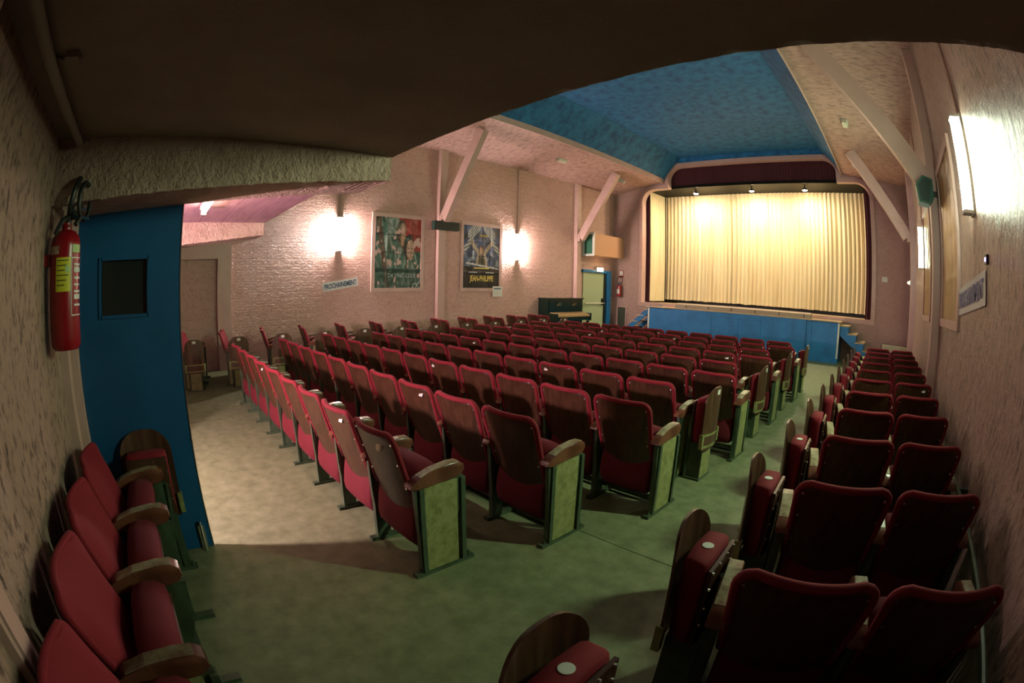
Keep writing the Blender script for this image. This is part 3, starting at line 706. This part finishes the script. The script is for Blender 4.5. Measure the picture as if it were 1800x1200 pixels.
# ================================================================== SEATS
WS = .44
def hw_at(z):                                   # half width of the backrest at height z
    hw = .20+.02*(z-.29)/.53; top = .82; rc = .055
    if z < .27: hw -= .03*(.27-z)/.05
    if z > top-rc: hw -= rc-math.sqrt(max(0, rc*rc-(z-(top-rc))**2))
    return hw
def yb(u, z): return .035*(u*u-1)+.17*((.82-z)/.53)**1.05
ZS = [.225, .245, .29, .34, .42, .52, .62, .70, .765, .785, .80, .812, .82]
def shell(off0, off1, grow=0, zs=ZS, nu=10, zt=0):
    b = MB(); nz_ = len(zs)
    for off in (off0, off1):
        for z in zs:
            hw = hw_at(z)+grow
            for i in range(nu+1):
                u = -1+2*i/nu; b.v.append((u*hw, yb(u, z)+off, z+zt))
    m_ = (nu+1)*nz_; q = lambda k, j, i: k*m_+j*(nu+1)+i
    for k in (0, 1):
        for j in range(nz_-1):
            for i in range(nu): b.f.append((q(k, j, i), q(k, j, i+1), q(k, j+1, i+1), q(k, j+1, i)))
    for j in range(nz_-1):
        for i in (0, nu): b.f.append((q(0, j, i), q(0, j+1, i), q(1, j+1, i), q(1, j, i)))
    for i in range(nu):
        for j in (0, nz_-1): b.f.append((q(0, j, i), q(0, j, i+1), q(1, j, i+1), q(1, j, i)))
    return b
def rim_path(z0):
    zs = [z for z in (.33, .42, .52, .62, .70, .765, .785, .80, .812) if z >= z0]
    p = [(-hw_at(z), yb(-1, z)+.004, z) for z in zs]
    p += [(u*hw_at(.82), yb(u, .82)+.004, .82) for u in [-1+2*i/12 for i in range(13)]]
    p += [(hw_at(z), yb(1, z)+.004, z) for z in reversed(zs)]
    return p
M_shell = shell(0, .014).mesh('backrest', 'shell_wood', True)
def pad():
    b = MB(); nu, zs = 10, ZS
    for z in zs:
        for i in range(nu+1):
            u = -1+2*i/nu; e = (1-abs(u)**6)*(1-((z-.55)/.27)**6 if abs(z-.55) < .27 else 0)
            b.v.append((u*hw_at(z), yb(u, z)+.02+.045*max(0, e), z))
    for j in range(len(zs)-1):
        for i in range(nu): b.f.append((j*(nu+1)+i, j*(nu+1)+i+1, (j+1)*(nu+1)+i+1, (j+1)*(nu+1)+i))
    b.tube(rim_path(.42), .0165, 8)
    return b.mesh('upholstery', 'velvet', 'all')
M_pad = pad()
prof = [(.100, .235), (.108, .185), (.135, .150), (.180, .140), (.225, .160), (.250, .205), (.275, .330), (.300, .470), (.318, .545), (.315, .585), (.285, .610), (.225, .615), (.185, .600), (.160, .560), (.135, .450), (.110, .330)]
def cushion():
    b = MB(); w0 = .205; n_ = len(prof); cy = sum(p[0] for p in prof)/n_; cz_ = sum(p[1] for p in prof)/n_
    xs = [(-w0, .88), (-w0+.02, .985), (-w0*.4, 1.02), (w0*.4, 1.02), (w0-.02, .985), (w0, .88)]
    v = [(x, cy+(p[0]-cy)*k, cz_+(p[1]-cz_)*k) for x, k in xs for p in prof]
    f = [(i*n_+k, i*n_+(k+1) % n_, (i+1)*n_+(k+1) % n_, (i+1)*n_+k) for i in range(len(xs)-1) for k in range(n_)]
    f += [tuple(range(n_)), tuple((len(xs)-1)*n_+k for k in range(n_-1, -1, -1))]
    return b.add(v, f).mesh('seat', 'velvet_seat_shaded', 'all')
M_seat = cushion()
M_board = MB().prism([(.256, .19), (.283, .33), (.308, .47), (.326, .545), (.318, .548), (.298, .47), (.273, .33), (.246, .19)], 'x', -.185, .185).mesh('seat_board', 'shell_wood')
std = [(.125, .02), (.20, .02), (.205, .10), (.235, .16), (.29, .21), (.345, .30), (.385, .40), (.395, .555), (.085, .545), (.10, .30), (.115, .15)]
M_std = MB().prism(std, 'x', -.014, .014).box(-.017, .017, .105, .122, .02, .54).mesh('standard', 'metal_green')
M_foot = MB().box(-.022, .022, .06, .46, 0, .022).mesh('foot', 'metal_green')
arm = [(.055, .553), (.09, .540), (.33, .556), (.372, .568), (.392, .592), (.388, .622), (.360, .640), (.30, .642), (.20, .630), (.12, .604), (.065, .576)]
def armrest():
    b = MB(); n_ = len(arm); xs = [(-.031, .90), (-.027, 1), (.027, 1), (.031, .90)]
    cy, cz_ = .21, .592
    v = [(x, cy+(p[0]-cy)*(.97+.03*k if k < 1 else 1), cz_+(p[1]-cz_)*k) for x, k in xs for p in arm]
    f = [(i*n_+k, i*n_+(k+1) % n_, (i+1)*n_+(k+1) % n_, (i+1)*n_+k) for i in range(len(xs)-1) for k in range(n_)]
    f += [tuple(range(n_)), tuple((len(xs)-1)*n_+k for k in range(n_-1, -1, -1))]
    return b.add(v, f).mesh('armrest', 'arm_wood', True)
M_arm = armrest()
M_armtop = MB().prism([(.12, .6035), (.20, .6295), (.30, .6415), (.36, .6395), (.36, .642), (.30, .644), (.20, .632), (.12, .606)], 'x', -.026, .026).mesh('worn_top', 'worn_wood')
M_rail1 = MB().box(-.236, .236, .205, .23, .085, .11).mesh('rail', 'metal_green')
M_rail2 = MB().box(-.236, .236, .30, .335, .022, .045).mesh('rail', 'metal_green')
def rivets():
    b = MB()
    for sx in (-1, 1):
        for z in (.775, .66, .52):
            x = sx*(hw_at(z)-.022); y = yb(sx*.93, z)
            b.tube([(x, y+.004, z), (x, y-.005, z)], .0065, 6)
    return b.mesh('rivet_set', 'chrome')
M_riv = rivets()
M_plate = MB().lathe([(.026, 0), (.026, -.003), (.022, -.0045)], 14, (0, 0, 0), 'y').mesh('number_plate', 'plate_cream', True)
M_tag = MB().box(-.022, .022, -.003, 0, -.013, .013).mesh('number_tag', 'white_paint')
M_endp = MB().box(.005, .020, .137, .350, .028, .545).mesh('end_panel', 'panel_green')
M_endpost = MB().box(-.014, .026, -.014, .014, .022, .545).mesh('end_post', 'metal_green')
M_bolt = MB().lathe([(.016, 0), (.016, .012), (.009, .013), (.009, .03)], 6, (0, 0, 0), 'z').mesh('bolt', 'metal_green')
SP = .5
def end_side(t, x, s):
    """aisle end: standard with painted board, two posts, armrest, foot"""
    e = place('end_standard', M_std, t); e.location = (x, 0, 0)
    f = place('foot', M_foot, e)
    b = place('end_panel', M_endp, e); b.scale = (s, 1, 1)
    for y in (.125, .388):
        p = place('end_post', M_endpost, e); p.location = (0, y, 0); p.scale = (s, 1, 1)
    for y in (.10, .43):
        p = place('bolt', M_bolt, e); p.location = (s*.0, y, .02)
    a = place('armrest', M_arm, t); a.location = (x, 0, 0); place('worn_top', M_armtop, a)
def seat(name, label, group, loc, rz=0, right_end=False, left_end=False, plate=None, gap=SP, tagx=None):
    t = root(name, label, 'seat', loc, rz, group)
    bk = place('backrest', M_shell, t); place('upholstery', M_pad, bk); tag(place('rivet_set', M_riv, bk), kind='stuff')
    if plate == 'plate':
        p = place('number_plate', M_plate, bk); p.location = (.10, yb(.45, .75)-.001, .745); p.rotation_euler = (-.3, 0, .1)
    elif plate == 'tag':
        x = tagx if tagx is not None else .12
        p = place('number_tag', M_tag, bk); p.location = (x, yb(x/.21, .765)-.002, .765); p.rotation_euler = (-.3, 0, .3*x)
    c = place('seat', M_seat, t); place('seat_board', M_board, c)
    if left_end: end_side(t, -gap/2, -1)
    else:
        s = place('standard', M_std, t); s.location = (-gap/2, 0, 0); f = place('foot', M_foot, s)
        a = place('armrest', M_arm, t); a.location = (-gap/2, 0, 0); place('worn_top', M_armtop, a)
    if right_end: end_side(t, gap/2, 1)
    place('rail', M_rail1, t); place('rail', M_rail2, t)
    return t
# --- middle block: ten staggered rows (row one is the nearest)
X0 = [-2.33, -2.12, -1.85, -2.05, -1.79, -2.04, -1.83, -2.07, -1.85, -2.07]
NS = [9, 10, 11, 10, 11, 10, 11, 10, 11, 10]
YR = [1.04, 1.796, 2.568, 3.305, 4.06, 4.82, 5.60, 6.36, 7.12, 7.88]
TAGS = {(1, 1): 'plate', (1, 2): 'tag', (2, 3): 'tag', (3, 5): 'tag', (4, 3): 'tag', (1, 6): 'tag', (7, 2): 'tag', (9, 8): 'tag', (10, 6): 'tag', (8, 7): 'tag', (5, 8): 'tag', (9, 5): 'tag'}
for r in range(10):
    for k in range(NS[r]):
        if k == 0: lab = f'tip-up red cinema seat at right end of {ORD[r+1]} row from back, middle block'
        elif k == NS[r]-1: lab = f'tip-up red cinema seat at left end of {ORD[r+1]} row from back, middle block'
        else: lab = f'tip-up red cinema seat, {ORD[k+1]} from right end of {ORD[r+1]} row from back, middle block'
        seat('cinema_seat', lab, 'seats of the middle block', (X0[r]+.22-k*SP, YR[r], 0), 0, k == 0, k == NS[r]-1, TAGS.get((r+1, k+1)), tagx=-.12 if r in (2, 3) else .12)
# --- right block against the right wall, rows turned a little towards the middle
AR = R(12)
def rotp(p, a, o): return (o[0]+p[0]*math.cos(a)-p[1]*math.sin(a), o[1]+p[0]*math.sin(a)+p[1]*math.cos(a), 0)
for i in range(-1, 11):
    o = (-.26, 1.107+.7527*i)
    nm = ORD[i+2]
    seat('cinema_seat', f'tip-up red cinema seat next to right aisle, {nm} row from back, right block', 'seats of the right block', rotp((.22, 0), AR, o), AR, False, True, None, .49)
    seat('cinema_seat', f'tip-up red cinema seat beside right wall, {nm} row from back, right block', 'seats of the right block', rotp((.22+.49, 0), AR, o), AR, True, False, 'tag' if i == 5 else None, .49)
# --- left block against the left wall
for i in range(0, 12):
    o = (-7.72, .29+.76*i); nm = ORD[i+1]
    seat('cinema_seat', f'tip-up red cinema seat next to left aisle, {nm} row from back, left block', 'seats of the left block', rotp((-.22, 0), -AR, o), -AR, True, False, None, .49)
    seat('cinema_seat', f'tip-up red cinema seat beside poster wall, {nm} row from back, left block', 'seats of the left block', rotp((-.22-.49, 0), -AR, o), -AR, False, True, None, .49)
# --- three seats against the rear wall
for k, lab in enumerate(['red cinema seat against rear wall, farthest of three, next to blue door', 'red cinema seat against rear wall, middle one of the three', 'red cinema seat against rear wall, nearest of three to camera']):
    seat('cinema_seat', lab, 'seats against the rear wall', (-2.28+k*.49, -.475, 0), 0, k == 2, k == 0, None, .49)
seat('cinema_seat', 'red cinema seat against rear wall in the bottom left corner', 'seats against the rear wall', (-2.28+3*.49, -.475, 0), 0, True, False, None, .49)

# --- folding flap seats on the aisle ends
def blade_hw(z):
    hw = .168; top = .80; rc = .135
    if z > top-rc: hw -= rc-math.sqrt(max(0, rc*rc-(z-(top-rc))**2))
    if z < .40: hw -= .02*(.40-z)/.12
    return hw
BZ = [.28, .34, .40, .50, .60, .665, .70, .73, .755, .775, .79, .798, .80]
def blade():
    b = MB(); nu = 8; nz_ = len(BZ); m_ = (nu+1)*nz_
    for off in (0, -.011):
        for z in BZ:
            for i in range(nu+1):
                u = -1+2*i/nu; b.v.append((.245-.035*u*u*(blade_hw(z)/.168)**2+.03*(z-.5)+off, .30+u*blade_hw(z), z))
    q = lambda k, j, i: k*m_+j*(nu+1)+i
    for k in (0, 1):
        for j in range(nz_-1):
            for i in range(nu): b.f.append((q(k, j, i), q(k, j, i+1), q(k, j+1, i+1), q(k, j+1, i)))
    for j in range(nz_-1):
        for i in (0, nu): b.f.append((q(0, j, i), q(0, j+1, i), q(1, j+1, i), q(1, j, i)))
    for i in range(nu):
        for j in (0, nz_-1): b.f.append((q(0, j, i), q(0, j, i+1), q(1, j, i+1), q(1, j, i)))
    return b.mesh('backrest', 'ply_wood', True)
M_blade = blade()
def flap_cushion():
    b = MB(); nu = 6
    def sec(z, k):
        return [(.195*1, 0)]
    zs = [.33, .35, .42, .56, .66, .69, .70]; ks = [.86, .95, 1, 1, 1, .96, .86]
    n_ = 12; v = []
    for z, k in zip(zs, ks):
        for (x, y) in [(.20, -.14), (.205, -.10), (.212, 0), (.205, .10), (.20, .14), (.185, .155), (.12, .155), (.10, .145), (.095, .08), (.095, -.08), (.10, -.145), (.12, -.155)]:
            v.append((.152+(x-.152)*k*.85+.02*(z-.5), .30+y*.85*k, z))
    f = [(i*n_+k, i*n_+(k+1) % n_, (i+1)*n_+(k+1) % n_, (i+1)*n_+k) for i in range(len(zs)-1) for k in range(n_)]
    f += [tuple(range(n_)), tuple((len(zs)-1)*n_+k for k in range(n_-1, -1, -1))]
    return b.add(v, f).mesh('seat', 'velvet', 'all')
M_fcush = flap_cushion()
M_fboard = MB().box(.086, .100, .175, .425, .33, .68).mesh('seat_board', 'shell_wood')
M_band = MB()
for z in (.30, .40):
    M_band.grid(lambda u, v: (.252-.045*(2*u-1)**2+.03*(z-.5), .30+(2*u-1)*.172, z+.022*v), 8, 1)
for y in (.125, .45):
    M_band.box(.19, .222, y, y+.03, .30, .422)
M_band = M_band.mesh('frame_band', 'panel_green')
M_ped = MB().box(.055, .075, .18, .42, .02, .36).box(.055, .20, .20, .215, .02, .33).box(.055, .20, .385, .40, .02, .33).box(.04, .21, .18, .42, 0, .02).mesh('pedestal', 'metal_green')
M_fsup = MB().box(.19, .202, .21, .39, .02, .33).mesh('pedestal_front', 'panel_green')
M_seal = MB().lathe([(.022, 0), (.022, .002), (.02, .0025)], 14, (0, 0, 0), 'z').mesh('round_sticker', 'paper')
M_ftag = MB().box(0, .003, -.028, .028, -.02, .02).mesh('number_tag', 'white_paint')
def frivets():
    b = MB()
    for y in (.19, .26, .34, .41): b.tube([(.087, y, .665), (.081, y, .665)], .006, 6)
    for z in (.60, .52, .44):
        for y in (.185, .415): b.tube([(.087, y, z), (.081, y, z)], .006, 6)
    return b.mesh('rivet_set', 'chrome')
M_friv = frivets()
def flap(label, group, loc, rz, s, sticker=False, tagged=False):
    """s = +1: hangs on the +x side of the row end, -1: on the -x side"""
    t = root('flap_seat', label, 'folding seat', loc, rz, group); parts = []
    bl = place('backrest', M_blade, t); parts.append(bl)
    c = place('seat', M_fcush, t); parts.append(c)
    q = place('seat_board', M_fboard, c); tag(place('rivet_set', M_friv, c), kind='stuff')
    parts += [place('frame_band', M_band, t), place('pedestal', M_ped, t), place('pedestal_front', M_fsup, t)]
    for p in parts: p.scale = (s, 1, 1)
    if sticker:
        k = place('round_sticker', M_seal, c); k.location = (.155, .30, .7005)
    if tagged:
        k = place('number_tag', M_ftag, bl); k.location = (.253, .30, .755); k.rotation_euler = (0, .03, 0)
    return t
for r in (4, 6, 8, 10):
    flap(f'folded wooden flap seat at aisle end of {ORD[r]} row from back, middle block', 'flap seats of the middle block', (X0[r-1]+.44+.03, YR[r-1], 0), 0, 1, False, True)
for i in range(-1, 11):
    o = (-.26, 1.107+.7527*i)
    flap(f'folded flap seat on right aisle at end of {ORD[i+2]} row from back, right block', 'flap seats of the right block', rotp((-.03, 0), AR, o), AR*.3, -1, i < 3, False)
for i in range(0, 12):
    o = (-7.72, .29+.76*i)
    flap(f'folded flap seat with white tag on left aisle, {ORD[i+1]} row from back, left block', 'flap seats of the left block', rotp((.03, 0), -AR, o), -AR*.3, 1, False, True)
flap('folded dark flap seat at rear wall right in front of blue door', 'flap seats at the rear wall', (-2.28-.245+.06, -.475, 0), 0, -1)
